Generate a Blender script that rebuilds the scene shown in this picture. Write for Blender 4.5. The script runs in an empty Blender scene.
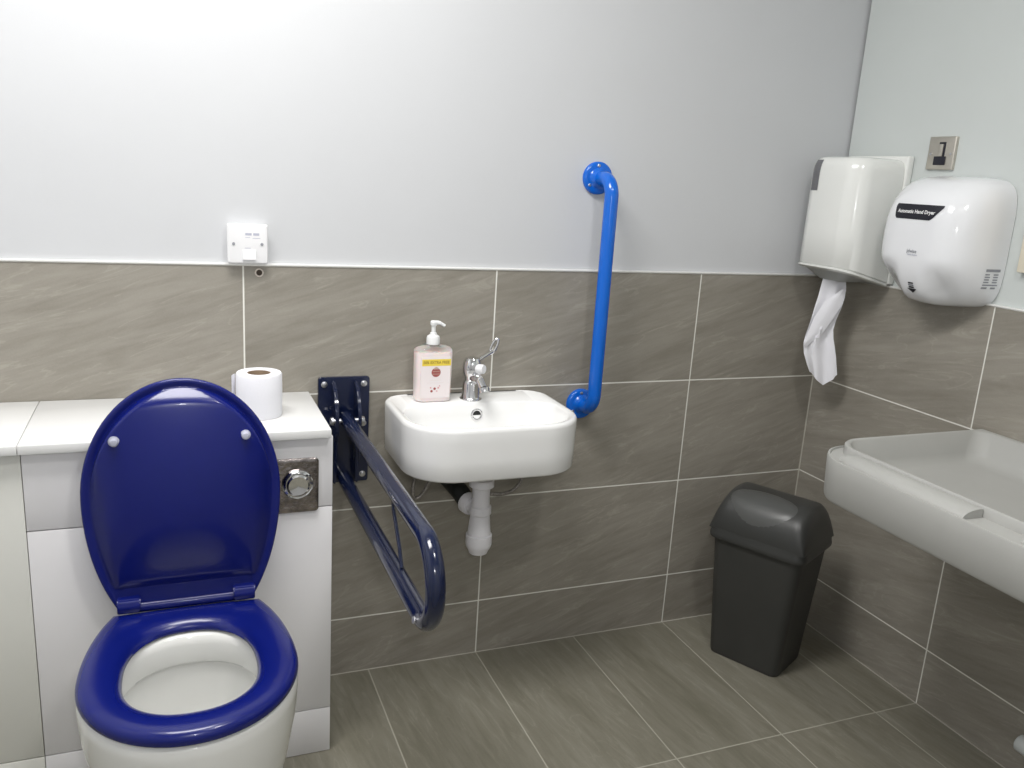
import bpy, bmesh, math, random
from mathutils import Vector, Matrix
from mathutils.bvhtree import BVHTree
random.seed(7)
PI = math.pi
SC = bpy.context.scene
COL = SC.collection

# ------------------------------------------------------------------ materials
def new_mat(name):
    m = bpy.data.materials.new(name); m.use_nodes = True
    nt = m.node_tree; b = nt.nodes['Principled BSDF']
    return m, nt, b

def N(nt, t, **kw):
    n = nt.nodes.new(t)
    for k, v in kw.items(): setattr(n, k, v)
    return n

def mat(name, color, rough=.4, metal=0, coat=0, var=.04, bump=0, bscale=60, nscale=9, spec=.5, trans=0, ior=1.45, sss=0):
    m, nt, b = new_mat(name)
    tc = N(nt, 'ShaderNodeTexCoord'); nz = N(nt, 'ShaderNodeTexNoise'); nz.inputs['Scale'].default_value = nscale
    nz.inputs['Detail'].default_value = 4
    nt.links.new(tc.outputs['Object'], nz.inputs['Vector'])
    rp = N(nt, 'ShaderNodeValToRGB')
    lo = [max(0, c*(1-var)) for c in color]; hi = [min(1, c*(1+var)) for c in color]
    rp.color_ramp.elements[0].position = .3; rp.color_ramp.elements[1].position = .7
    rp.color_ramp.elements[0].color = (*lo, 1); rp.color_ramp.elements[1].color = (*hi, 1)
    nt.links.new(nz.outputs['Fac'], rp.inputs['Fac']); nt.links.new(rp.outputs['Color'], b.inputs['Base Color'])
    b.inputs['Roughness'].default_value = rough; b.inputs['Metallic'].default_value = metal
    b.inputs['Coat Weight'].default_value = coat; b.inputs['Coat Roughness'].default_value = .05
    b.inputs['Specular IOR Level'].default_value = spec
    b.inputs['Transmission Weight'].default_value = trans; b.inputs['IOR'].default_value = ior
    if sss:
        b.inputs['Subsurface Weight'].default_value = sss; b.inputs['Subsurface Scale'].default_value = .01
    if bump:
        n2 = N(nt, 'ShaderNodeTexNoise'); n2.inputs['Scale'].default_value = bscale; n2.inputs['Detail'].default_value = 3
        nt.links.new(tc.outputs['Object'], n2.inputs['Vector'])
        bp = N(nt, 'ShaderNodeBump'); bp.inputs['Strength'].default_value = bump; bp.inputs['Distance'].default_value = .002
        nt.links.new(n2.outputs['Fac'], bp.inputs['Height']); nt.links.new(bp.outputs['Normal'], b.inputs['Normal'])
    return m

def tile_mat(name, au, av, u0, v0, w, h, rot, dark, mid, light, grout, rough, gw=.0017):
    """stone-look porcelain tiles with light grout; au / av are the object axes running along tile width / height"""
    m, nt, b = new_mat(name); L = nt.links.new
    tc = N(nt, 'ShaderNodeTexCoord'); sp = N(nt, 'ShaderNodeSeparateXYZ'); L(tc.outputs['Object'], sp.inputs[0])
    def math_(op, a, b_=None, c=None):
        n = N(nt, 'ShaderNodeMath', operation=op)
        for i, v in enumerate((a, b_, c)):
            if v is None: continue
            if isinstance(v, (int, float)): n.inputs[i].default_value = v
            else: L(v, n.inputs[i])
        return n.outputs[0]
    U, V = sp.outputs[au], sp.outputs[av]
    u = math_('DIVIDE', math_('SUBTRACT', U, u0), w); v = math_('DIVIDE', math_('SUBTRACT', V, v0), h)
    fu = math_('FRACT', u); fv = math_('FRACT', v); iu = math_('FLOOR', u); iv = math_('FLOOR', v)
    du = math_('MULTIPLY', math_('MINIMUM', fu, math_('SUBTRACT', 1, fu)), w)
    dv = math_('MULTIPLY', math_('MINIMUM', fv, math_('SUBTRACT', 1, fv)), h)
    d = math_('MINIMUM', du, dv)
    gm = N(nt, 'ShaderNodeMapRange'); L(d, gm.inputs[0])
    gm.inputs[1].default_value = gw*.75; gm.inputs[2].default_value = gw*1.3
    tid = N(nt, 'ShaderNodeCombineXYZ'); L(iu, tid.inputs[0]); L(iv, tid.inputs[1])
    wn = N(nt, 'ShaderNodeTexWhiteNoise', noise_dimensions='3D'); L(tid.outputs[0], wn.inputs[0])
    cv = N(nt, 'ShaderNodeCombineXYZ'); L(U, cv.inputs[0]); L(V, cv.inputs[1])
    off = N(nt, 'ShaderNodeVectorMath', operation='MULTIPLY_ADD'); L(wn.outputs['Color'], off.inputs[0])
    off.inputs[1].default_value = (7, 7, 7); L(cv.outputs[0], off.inputs[2])
    mp = N(nt, 'ShaderNodeMapping'); mp.inputs['Rotation'].default_value = (0, 0, rot); mp.inputs['Scale'].default_value = (1.0, 1.0, 1)
    L(off.outputs[0], mp.inputs[0])
    st = N(nt, 'ShaderNodeMapping'); st.inputs['Scale'].default_value = (2.2, 11, 1); L(mp.outputs[0], st.inputs[0])
    n1 = N(nt, 'ShaderNodeTexNoise'); n1.inputs['Scale'].default_value = 1.3; n1.inputs['Detail'].default_value = 9
    n1.inputs['Roughness'].default_value = .62; n1.inputs['Distortion'].default_value = .6; L(st.outputs[0], n1.inputs['Vector'])
    st2 = N(nt, 'ShaderNodeMapping'); st2.inputs['Scale'].default_value = (5, 42, 1); L(mp.outputs[0], st2.inputs[0])
    n2 = N(nt, 'ShaderNodeTexNoise'); n2.inputs['Scale'].default_value = 1.5; n2.inputs['Detail'].default_value = 6
    n2.inputs['Distortion'].default_value = .8; L(st2.outputs[0], n2.inputs['Vector'])
    st3 = N(nt, 'ShaderNodeMapping'); st3.inputs['Scale'].default_value = (1.6, 9, 1); st3.inputs['Location'].default_value = (3.1, 1.7, 0)
    L(mp.outputs[0], st3.inputs[0])
    n3 = N(nt, 'ShaderNodeTexNoise'); n3.inputs['Scale'].default_value = 2.0; n3.inputs['Detail'].default_value = 7
    n3.inputs['Distortion'].default_value = 1.1; L(st3.outputs[0], n3.inputs['Vector'])
    ng = N(nt, 'ShaderNodeTexNoise'); ng.inputs['Scale'].default_value = 260; ng.inputs['Detail'].default_value = 3; L(off.outputs[0], ng.inputs['Vector'])
    s = math_('ADD', math_('MULTIPLY', n1.outputs['Fac'], .62), math_('MULTIPLY', n2.outputs['Fac'], .38))
    s = math_('ADD', s, math_('MULTIPLY', math_('SUBTRACT', ng.outputs['Fac'], .5), .12))
    s = math_('ADD', s, math_('MULTIPLY', math_('SUBTRACT', wn.outputs['Value'], .5), .05))
    rp = N(nt, 'ShaderNodeValToRGB'); L(s, rp.inputs['Fac'])
    e = rp.color_ramp.elements
    e[0].position = .33; e[0].color = (*dark, 1); e[1].position = .70; e[1].color = (*light, 1)
    k = e.new(.5); k.color = (*mid, 1)
    # thin pale veins
    vein = math_('ABSOLUTE', math_('SUBTRACT', n3.outputs['Fac'], .5))
    vr = N(nt, 'ShaderNodeMapRange'); L(vein, vr.inputs[0]); vr.inputs[1].default_value = 0; vr.inputs[2].default_value = .02
    vr.inputs[3].default_value = .36; vr.inputs[4].default_value = 0
    vm = math_('MULTIPLY', vr.outputs[0], math_('MULTIPLY', n2.outputs['Fac'], math_('GREATER_THAN', n1.outputs['Fac'], .47)))
    mx = N(nt, 'ShaderNodeMix', data_type='RGBA'); L(vm, mx.inputs[0]); L(rp.outputs['Color'], mx.inputs[6])
    mx.inputs[7].default_value = (*[min(1, c*1.5) for c in light], 1)
    mg = N(nt, 'ShaderNodeMix', data_type='RGBA'); L(gm.outputs[0], mg.inputs[0]); mg.inputs[6].default_value = (*grout, 1)
    L(mx.outputs[2], mg.inputs[7]); L(mg.outputs[2], b.inputs['Base Color'])
    rr = N(nt, 'ShaderNodeMapRange'); L(gm.outputs[0], rr.inputs[0]); rr.inputs[3].default_value = .8; rr.inputs[4].default_value = rough
    L(rr.outputs[0], b.inputs['Roughness'])
    hh = math_('ADD', math_('MULTIPLY', gm.outputs[0], 1.0), math_('MULTIPLY', s, .25))
    bp = N(nt, 'ShaderNodeBump'); bp.inputs['Strength'].default_value = .35; bp.inputs['Distance'].default_value = .0015
    L(hh, bp.inputs['Height']); L(bp.outputs['Normal'], b.inputs['Normal'])
    return m

T, C, D = 1.057, 1.640, .5544
DK, MD, LT = (.235, .217, .182), (.292, .271, .231), (.350, .328, .285)
GR = (.80, .79, .73)
M = {}
M['tile_back'] = tile_mat('stone_tile_back', 0, 2, 0, T-.9-.0, .6, .3, -.30, DK, MD, LT, GR, .42)
M['tile_right'] = tile_mat('stone_tile_right', 1, 2, -D, T-.9, .6, .3, .22, DK, MD, LT, GR, .42)
M['tile_floor'] = tile_mat('stone_tile_floor', 1, 0, -D, 0, .6, .3, .12, (.170, .160, .120), (.220, .208, .164), (.275, .262, .214), (.40, .385, .32), .36)
M['paint'] = mat('wall_paint', (.605, .615, .63), .55, var=.012, bump=.05, bscale=90, nscale=3)
M['paint_right'] = mat('wall_paint_right', (.61, .645, .63), .55, var=.012, bump=.05, bscale=90, nscale=3)
M['ceiling'] = mat('ceiling_paint', (.82, .82, .81), .7, var=.01)
M['grout'] = mat('grout', (.52, .50, .44), .8, var=.04, nscale=60)
M['trim'] = mat('trim_white', (.85, .85, .83), .35, var=.01)
M['worktop'] = mat('worktop_laminate', (.80, .80, .79), .22, var=.01)
M['cab'] = mat('cabinet_gloss_white', (.80, .79, .80), .25, var=.01)
M['cab_cream'] = mat('cabinet_cream', (.74, .74, .69), .3, var=.015)
M['dark_gap'] = mat('dark_gap', (.03, .03, .03), .8)
M['ceramic'] = mat('ceramic_white', (.84, .84, .81), .08, coat=.5, var=.008)
M['basin'] = mat('basin_ceramic', (.87, .87, .86), .08, coat=.5, var=.006)
M['blue_lid'] = mat('blue_glossy_seat', (.0030, .0085, .140), .26, var=.05, coat=.22, spec=.5)
M['blue_grab'] = mat('blue_grab_plastic', (.002, .125, .60), .2, var=.04, coat=.3)
M['navy'] = mat('navy_enamel', (.006, .011, .040), .16, var=.06, coat=.4)
M['chrome'] = mat('chrome', (.78, .78, .79), .09, metal=1, var=.02)
M['chrome_mottled'] = mat('chrome_painted_reflections', (.30, .27, .26), .22, metal=1, var=.35, bump=.8, bscale=110, nscale=70)  # dark mottled colour and bumps imitate reflections in the chrome
M['screw'] = mat('steel_screw', (.62, .62, .64), .28, metal=1, var=.05)
M['steel'] = mat('brushed_steel', (.56, .53, .47), .38, metal=.85, var=.05, nscale=40)
M['white_plastic'] = mat('white_plastic', (.82, .82, .83), .3, var=.01)
M['disp'] = mat('dispenser_plastic', (.82, .83, .80), .2, var=.01, coat=.2)
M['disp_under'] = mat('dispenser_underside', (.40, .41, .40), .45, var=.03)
M['dryer'] = mat('dryer_enamel', (.84, .85, .87), .14, var=.006, coat=.3)
M['grey_window'] = mat('grey_level_window', (.16, .16, .17), .2, var=.1)
M['black'] = mat('black_print', (.012, .012, .02), .35, var=.1)
M['print_grey'] = mat('grey_print', (.30, .31, .34), .5, var=.1)
M['print_pale'] = mat('pale_grey_print', (.46, .47, .56), .5, var=.1)
M['white_print'] = mat('white_print', (.82, .82, .82), .5, var=.02)
M['bin'] = mat('bin_black_plastic', (.043, .043, .040), .5, var=.08, bump=.12, bscale=500)
M['bin_lid'] = mat('bin_lid_plastic', (.045, .046, .044), .36, var=.05)
M['flap'] = mat('bin_flap_plastic', (.085, .087, .084), .32, var=.05)
M['tray'] = mat('changing_tray_plastic', (.41, .41, .39), .5, var=.02, bump=.06, bscale=300)
M['tray_in'] = mat('changing_tray_inside', (.56, .56, .54), .5, var=.02, bump=.06, bscale=300)
M['paper'] = mat('tissue_paper', (.84, .84, .88), .85, var=.015, bump=.15, bscale=200)
M['card'] = mat('cardboard_core', (.34, .25, .17), .85, var=.1)
M['pipe_white'] = mat('white_pvc', (.78, .77, .80), .3, var=.015)
M['rubber'] = mat('black_rubber', (.012, .014, .013), .5, var=.2)
M['hose'] = mat('braided_hose', (.30, .28, .26), .35, metal=.5, var=.3, nscale=200)
M['soap'] = mat('pink_soap', (.88, .78, .77), .25, var=.015, sss=.3)
M['soap_label'] = mat('soap_label', (.86, .79, .79), .4, var=.02)
M['clear'] = mat('clear_plastic', (.9, .9, .88), .06, var=.0, trans=.95, ior=1.12)
M['yellow'] = mat('yellow_label', (.86, .68, .09), .4, var=.03)
M['yellow_ink'] = mat('ochre_ink', (.48, .34, .05), .5, var=.1)
M['maroon'] = mat('maroon_emblem', (.36, .10, .09), .5, var=.15, nscale=300)
M['tan'] = mat('tan_emblem', (.55, .40, .33), .5, var=.1)
M['pinkink'] = mat('pink_ink', (.72, .38, .40), .5, var=.15)
M['pump'] = mat('pump_white', (.84, .85, .85), .3, var=.01)
M['water'] = mat('pan_water', (.93, .96, .95), .02, var=0, trans=1, ior=1.33)
M['cream'] = mat('cream_panel', (.80, .74, .60), .4, var=.02)
M['hole'] = mat('hole_dark', (.05, .035, .025), .8, var=.2)
M['chip'] = mat('chipped_edge', (.62, .56, .50), .8, var=.2, nscale=400)
M['light_box'] = mat('pipe_grey_white', (.62, .65, .64), .35, var=.02)

# ------------------------------------------------------------------ mesh helpers
def rrect(x0, x1, y0, y1, r, n=8):
    """CCW rounded rectangle, r = one radius or 4 (x1y1, x0y1, x0y0, x1y0)"""
    if isinstance(r, (int, float)): r = (r,)*4
    out = []
    for (cx, cy, a0, rr) in ((x1-r[0], y1-r[0], 0, r[0]), (x0+r[1], y1-r[1], PI/2, r[1]), (x0+r[2], y0+r[2], PI, r[2]), (x1-r[3], y0+r[3], 1.5*PI, r[3])):
        for i in range(n+1):
            a = a0+PI/2*i/n; out.append((cx+rr*math.cos(a), cy+rr*math.sin(a)))
    return out

def loft(bm, rings, cap0=True, cap1=True, closed=True):
    vs = [[bm.verts.new(p) for p in r] for r in rings]
    n = len(rings[0])
    for a, b in zip(vs, vs[1:]):
        for i in range(n if closed else n-1):
            j = (i+1) % n
            try: bm.faces.new((a[i], a[j], b[j], b[i]))
            except ValueError: pass
    if cap0: bm.faces.new(list(reversed(vs[0])))
    if cap1: bm.faces.new(vs[-1])
    return vs

def box(bm, x0, x1, y0, y1, z0, z1, bev=0, seg=2):
    t = bmesh.new(); bmesh.ops.create_cube(t, size=1)
    for v in t.verts:
        v.co = Vector(((x0+x1)/2+v.co.x*(x1-x0), (y0+y1)/2+v.co.y*(y1-y0), (z0+z1)/2+v.co.z*(z1-z0)))
    if bev: bmesh.ops.bevel(t, geom=list(t.edges), offset=bev, segments=seg, profile=.5, affect='EDGES')
    add(bm, t)

def add(bm, t, mtx=None):
    if mtx is not None: bmesh.ops.transform(t, matrix=mtx, verts=t.verts)
    me = bpy.data.meshes.new('tmp'); t.to_mesh(me); t.free(); bm.from_mesh(me); bpy.data.meshes.remove(me)

def lathe(bm, prof, c=(0, 0, 0), axis=(0, 0, 1), seg=40, cap0=True, cap1=True):
    """profile of (radius, height) revolved about an axis through c"""
    q = Vector((0, 0, 1)).rotation_difference(Vector(axis).normalized()); c = Vector(c)
    rings = []
    for r, h in prof:
        rings.append([c + q @ Vector((max(r, 1e-5)*math.cos(2*PI*i/seg), max(r, 1e-5)*math.sin(2*PI*i/seg), h)) for i in range(seg)])
    loft(bm, rings, cap0, cap1)

def fillet(pts, r, n=8):
    pts = [Vector(p) for p in pts]; out = [pts[0]]
    rs = r if isinstance(r, (list, tuple)) else [r]*(len(pts)-2)
    for i in range(1, len(pts)-1):
        p, a, b = pts[i], pts[i-1], pts[i+1]
        u = (a-p).normalized(); v = (b-p).normalized(); ang = u.angle(v)
        d = rs[i-1]/math.tan(ang/2)
        c = p+(u+v).normalized()*(rs[i-1]/math.sin(ang/2))
        s = (p+u*d)-c; e = (p+v*d)-c
        w_ = s.angle(e)
        for k in range(n+1):
            out.append(c+(s*math.sin((1-k/n)*w_)+e*math.sin(k/n*w_))/math.sin(w_))
    out.append(pts[-1]); return out

def tube(bm, pts, r, seg=20, caps=True):
    pts = [Vector(p) for p in pts]
    rad = r if isinstance(r, (list, tuple)) else [r]*len(pts)
    tn = []
    for i in range(len(pts)):
        a = pts[max(0, i-1)]; b = pts[min(len(pts)-1, i+1)]; tn.append((b-a).normalized())
    up = Vector((0, 0, 1)) if abs(tn[0].z) < .9 else Vector((1, 0, 0))
    nrm = tn[0].cross(up).normalized(); rings = []
    for i, p in enumerate(pts):
        if i: nrm = (tn[i-1].rotation_difference(tn[i]) @ nrm).normalized()
        bn = tn[i].cross(nrm)
        rings.append([p+(nrm*math.cos(2*PI*k/seg)+bn*math.sin(2*PI*k/seg))*rad[i] for k in range(seg)])
    loft(bm, rings, caps, caps)

def poly_prism(bm, pts2, fn, depth):
    """extrude polygon pts2 (a,b) through fn(a,b,d)->xyz from d=0 to depth"""
    loft(bm, [[fn(a, b, 0) for a, b in pts2], [fn(a, b, depth) for a, b in pts2]])

def text_bm(s, size, fn, bold=0, spacing=1.0):
    cu = bpy.data.curves.new('t', 'FONT'); cu.body = s; cu.size = size; cu.align_x = 'CENTER'; cu.align_y = 'CENTER'
    cu.offset = bold; cu.space_character = spacing; cu.resolution_u = 3
    o = bpy.data.objects.new('t', cu); COL.objects.link(o)
    dg = bpy.context.evaluated_depsgraph_get(); dg.update()
    me = bpy.data.meshes.new_from_object(o.evaluated_get(dg))
    bm = bmesh.new(); bm.from_mesh(me)
    bpy.data.objects.remove(o); bpy.data.curves.remove(cu); bpy.data.meshes.remove(me)
    bmesh.ops.triangulate(bm, faces=bm.faces)
    for v in bm.verts: v.co = Vector(fn(v.co.x, v.co.y))
    return bm

def obj(name, bm, m, parent=None, loc=None, angle=38, local=False, recalc=True):
    """link one mesh object; its vertices are given in world space unless local"""
    if recalc: bmesh.ops.recalc_face_normals(bm, faces=bm.faces)
    me = bpy.data.meshes.new(name)
    o = bpy.data.objects.new(name, me); COL.objects.link(o)
    org = Vector(loc) if loc is not None else Vector((0, 0, 0))
    if parent is not None:
        o.parent = parent; p = parent; org = Vector((0, 0, 0))
        while p is not None: org += p.location; p = p.parent
    if not local: bmesh.ops.translate(bm, vec=-org, verts=bm.verts)
    bm.to_mesh(me); bm.free()
    if parent is None and loc is not None: o.location = loc
    for x in (m if isinstance(m, (list, tuple)) else [m]): me.materials.append(x)
    for p in me.polygons: p.use_smooth = True
    me.set_sharp_from_angle(angle=math.radians(angle))
    return o

def tag(o, label, cat, group=None):
    o['label'] = label; o['category'] = cat
    if group: o['group'] = group
    return o

def thing(name, label, cat, loc=(0, 0, 0), rotz=0):
    o = bpy.data.objects.new(name, None); COL.objects.link(o); o.empty_display_size = .05
    o.location = loc; o.rotation_euler = (0, 0, rotz); return tag(o, label, cat)

def struct(name, bm, m, **k):
    o = obj(name, bm, m, **k); o['kind'] = 'structure'; return o

BM = bmesh.new

# ------------------------------------------------------------------ room shell
XL, YF, H = -1.15, -2.45, 2.42
def slab(name, x0, x1, y0, y1, z0, z1, m):
    bm = BM(); box(bm, x0, x1, y0, y1, z0, z1); return struct(name, bm, m)
def wall_mesh(prof, a, b, along, m2, name):
    """profile (depth, z) swept along x or y; the tiled face gets material 0, the painted one material 1"""
    bm = BM()
    P = (lambda d, z, t: (t, d, z)) if along == 'x' else (lambda d, z, t: (C+d, t, z))
    loft(bm, [[P(d, z, a) for d, z in prof], [P(d, z, b) for d, z in prof]])
    bmesh.ops.recalc_face_normals(bm, faces=bm.faces)
    for f in bm.faces:
        f.material_index = 0 if f.calc_center_median().z < T+.001 else 1
    o = struct(name, bm, m2); return o
prof = [(0, 0), (0, T), (.008, T), (.008, H), (.12, H), (.12, 0)]
wall_mesh(prof, XL, C+.12, 'x', [M['tile_back'], M['paint']], 'wall_back')
wall_mesh(prof, YF, 0, 'y', [M['tile_right'], M['paint_right']], 'wall_right')
slab('floor', XL, C, YF, 0, -.1, 0, M['tile_floor'])
slab('ceiling', XL-.1, C+.12, YF-.1, .12, H, H+.1, M['ceiling'])
slab('wall_left', XL-.1, XL, YF, .12, 0, H, M['paint'])
slab('wall_front', XL-.1, C+.12, YF-.1, YF, 0, H, M['paint'])
bm = BM(); box(bm, XL, C, -.003, .008, T, T+.0042, .001); struct('trim_1', bm, M['trim'])
bm = BM(); box(bm, C-.003, C+.008, YF, -.003, T, T+.0042, .001); struct('trim_2', bm, M['trim'])

bm = BM(); box(bm, XL, C, -.0030, .001, -.001, .0009); struct('trim_3', bm, M['grout'])
bm = BM(); box(bm, C-.0030, C+.001, YF, -.003, -.001, .0009); struct('trim_4', bm, M['grout'])
bm = BM(); box(bm, C-.0024, C+.001, -.0024, .001, .001, T); struct('trim_5', bm, M['grout'])

# drilled hole in the tile below the white socket
bm = BM(); lathe(bm, [(.0095, 0), (.0095, .0012), (.0065, .0014), (.0062, .0004), (0, .0003)], (.034, 0, 1.041), (0, -1, 0), 28)
for f in bm.faces:
    if max((v.co-Vector((.034, v.co.y, 1.041))).length for v in f.verts) < .0066: f.material_index = 1
tag(obj('drill_hole', bm, [M['chip'], M['hole']], loc=(.034, 0, 1.041)), 'small dark drilled hole in the top tile under the white wall socket', 'hole')

# ------------------------------------------------------------------ vanity units and worktops
YP, YW, ZT = -.29, -.308, .764
def unit(name, label, x0, x1, wc):
    t = thing(name, label, 'cabinet', ((x0+x1)/2, YP/2, 0))
    m = M['cab'] if wc else M['cab_cream']
    bm = BM(); box(bm, x0+.002, x1-.002, YP+.018, -.001, .001, ZT-.019, .001); obj('carcass', bm, m, t)
    if wc:
        bm = BM(); box(bm, x0, x1, YP, YP+.0175, .5925, ZT-.020, .0012); obj('upper_panel', bm, m, t)
        bm = BM(); box(bm, x0, x1, YP, YP+.0175, .113, .590, .0012); obj('lower_panel', bm, m, t)
        bm = BM(); box(bm, x0, x1, YP, YP+.0175, .001, .1105, .0012); obj('plinth', bm, m, t)
    else:
        bm = BM(); box(bm, x0, x1, YP, YP+.0175, .113, ZT-.020, .0012); obj('door', bm, m, t)
        bm = BM(); box(bm, x0, x1, YP, YP+.0175, .001, .1105, .0012); obj('plinth', bm, m, t)
    return t
unit('toilet_unit', 'white gloss boxed-in unit behind the toilet with a chrome flush plate', -.4115, .149, True)
unit('storage_unit', 'plain cream-white floor unit at the left edge, left of the toilet', -1.148, -.4128, False)
def worktop(label, x0, x1):
    bm = BM(); box(bm, x0, x1, YW, -.0015, ZT-.018, ZT, .0018)
    tag(obj('worktop', bm, M['worktop'], loc=((x0+x1)/2, YW/2, ZT-.018)), label, 'worktop')
worktop('white worktop behind the toilet with the toilet roll standing on it', -.4135, .143)
worktop('pale empty worktop over the cream unit at the left edge', -1.148, -.4145)

# flush plate: square chrome plate, dark reflections painted into its colour, with a round dished button
t = thing('flush_plate', 'square chrome flush plate with painted dark reflections and round button, right of the raised lid', 'flush plate', (.073, YP, .643))
pc = (.0725, .6435)
bm = BM()
def fp(ins, y, r=.008): return [(a, YP-y, b) for a, b in rrect(pc[0]-.047+ins, pc[0]+.047-ins, pc[1]-.058+ins, pc[1]+.058-ins, r)]
loft(bm, [fp(0, .0005), fp(0, .005), fp(.002, .0065, .007), fp(.008, .0065, .005)]); obj('plate', bm, M['chrome_mottled'], t)
bm = BM(); lathe(bm, [(.0290, 0), (.0310, .004), (.0290, .006), (.0255, .0035), (.024, .003), (.0232, .009), (.0195, .0125), (.010, .0115), (0, .0108)], (pc[0]+.0045, YP-.0065, pc[1]+.004), (0, -1, 0), 44)
obj('button', bm, M['chrome'], t)

# toilet roll
bm = BM(); rc = (.0145, -.178, ZT)
lathe(bm, [(.0235, .001), (.045, .0005), (.0465, .004), (.0468, .05), (.0465, .0885), (.0445, .092), (.0245, .092), (.0235, .0905), (.0235, .001)], rc, seg=56, cap0=False, cap1=False)
# loose tail of paper on the left
tail = []
for k in range(9):
    a = PI*1.02+.045*k; r = .0470+.0010*k
    tail.append((rc[0]+r*math.cos(a-.25)-.001, rc[1]+r*math.sin(a-.25)))
vs = [(bm.verts.new((x, y, ZT+.002)), bm.verts.new((x, y, ZT+.0885))) for x, y in tail]
for a, b in zip(vs, vs[1:]): bm.faces.new((a[0], b[0], b[1], a[1]))
tr = thing('toilet_roll', 'white toilet roll standing upright on the worktop behind the toilet', 'toilet roll', rc)
obj('paper', bm, M['paper'], tr)
bm = BM(); lathe(bm, [(.0218, .0005), (.0233, .0005), (.0233, .091), (.0218, .091), (.0218, .0005)], rc, seg=40, cap0=False, cap1=False); obj('core', bm, M['card'], tr)

# ------------------------------------------------------------------ toilet
TX, TY = -.139, -.335                     # hinge line centre
tt = thing('toilet', 'white back-to-wall toilet with blue seat and raised blue lid', 'toilet', (TX, -.52, 0))
NF, NB, NS = 40, 20, 10
def egg(a, bf, bb, yc, y0):
    """outline (x, forward distance from the hinge): round front, narrowing back, straight hinge edge at y0"""
    pts = []
    for i in range(NF+1):
        th = PI*i/NF; pts.append((a*math.cos(th), yc+bf*math.sin(th)))
    ye = (yc-y0)/bb; ph_end = math.asin(min(.999, ye))
    for i in range(1, NB+1):
        ph = ph_end*i/NB; pts.append((-a*math.cos(ph), yc-bb*math.sin(ph)))
    xe = a*math.cos(ph_end)
    for i in range(1, NS): pts.append((-xe+2*xe*i/NS, yc-bb*math.sin(ph_end)))
    for i in range(NB, 0, -1):
        ph = ph_end*i/NB; pts.append((a*math.cos(ph), yc-bb*math.sin(ph)))
    return pts
def off(pts, d):
    """inset a closed outline by d along its normals (averaged)"""
    n = len(pts); out = []
    for i in range(n):
        ax, ay = pts[i-1]; bx, by = pts[(i+1) % n]; tx, ty = bx-ax, by-ay; L = math.hypot(tx, ty) or 1
        out.append((pts[i][0]-ty/L*d, pts[i][1]+tx/L*d))
    return out
SEAT = egg(.180, .196, .325, .218, .004)
LID = egg(.1775, .2250, .315, .222, -.004)
# pan: one ceramic body
def ring(pts, z): return [(TX+x, TY-y, z) for x, y in pts]
def pan_out(a, bf, z, yb, yc=.212):
    # body that runs straight back to the panel
    pts = []
    for i in range(NF+1):
        th = PI*i/NF; pts.append((a*math.cos(th), yc+bf*math.sin(th)))
    m = 2*NB+NS-1
    side = NB
    ab = a*.62
    for i in range(1, NB+1): pts.append((-a+(a-ab)*(i/NB)**2.2, yc+(yb-yc)*i/NB))
    for i in range(1, NS): pts.append((-ab+2*ab*i/NS, yb))
    for i in range(NB, 0, -1): pts.append((a-(a-ab)*(i/NB)**2.2, yc+(yb-yc)*i/NB))
    return ring(pts, z)
HOLE = egg(.118, .142, .150, .222, .076)
def hole(a, bf, bb, yc, z):
    pts = []
    n = len(SEAT)
    for i, (x, y) in enumerate(SEAT):
        th = math.atan2(y-.222, x)
        if i <= NF: th = PI*i/NF
        c, s = math.cos(th), math.sin(th)
        b = bf if s > 0 else bb
        e = 2.3
        r = (abs(c/a)**e+abs(s/b)**e)**(-1/e)
        pts.append((r*c, yc+r*s))
    return ring(pts, z)
bm = BM(); yb = -.0445
rings = [pan_out(.122, .140, 0.0015, yb), pan_out(.125, .143, .02, yb), pan_out(.134, .155, .09, yb), pan_out(.150, .175, .19, yb),
         pan_out(.168, .192, .28, yb), pan_out(.178, .198, .34, yb), pan_out(.1805, .200, .38, yb), pan_out(.1800, .199, .396, yb),
         pan_out(.175, .194, .403, yb+.004), pan_out(.165, .185, .405, yb+.02),
         hole(.128, .142, .150, .222, .405), hole(.122, .136, .144, .222, .401), hole(.120, .134, .142, .222, .385),
         hole(.119, .133, .141, .222, .352), hole(.121, .135, .143, .222, .346), hole(.129, .142, .150, .222, .343),
         hole(.126, .140, .148, .222, .32), hole(.112, .140, .138, .215, .26), hole(.088, .108, .118, .200, .20),
         hole(.062, .070, .090, .180, .165), hole(.05, .052, .075, .165, .12), hole(.035, .035, .05, .155, .10)]
loft(bm, rings, True, True); obj('pan', bm, M['ceramic'], tt, angle=50)
bm = BM(); loft(bm, [hole(.064, .074, .093, .181, .1690), hole(.0625, .072, .091, .181, .1700)], False, True); obj('water', bm, M['water'], tt)
# seat
bm = BM(); z0 = .4085
def lerp_rings(t, z, d_in=0):
    A = ring(SEAT, z); B = hole(.1095, .126, .146, .217, z)
    return [(a[0]+(b[0]-a[0])*t, a[1]+(b[1]-a[1])*t, z) for a, b in zip(A, B)]
rings = [lerp_rings(.10, z0), lerp_rings(.02, z0+.001), lerp_rings(0, z0+.006), lerp_rings(.005, z0+.012), lerp_rings(.05, z0+.0185), lerp_rings(.14, z0+.0225),
         lerp_rings(.35, z0+.0245), lerp_rings(.6, z0+.0235), lerp_rings(.78, z0+.0205), lerp_rings(.9, z0+.0155), lerp_rings(.97, z0+.0095),
         lerp_rings(1, z0+.003), lerp_rings(.97, z0)]
loft(bm, rings, False, False)
v0 = None; obj('seat', bm, M['blue_lid'], tt, angle=60)
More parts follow.
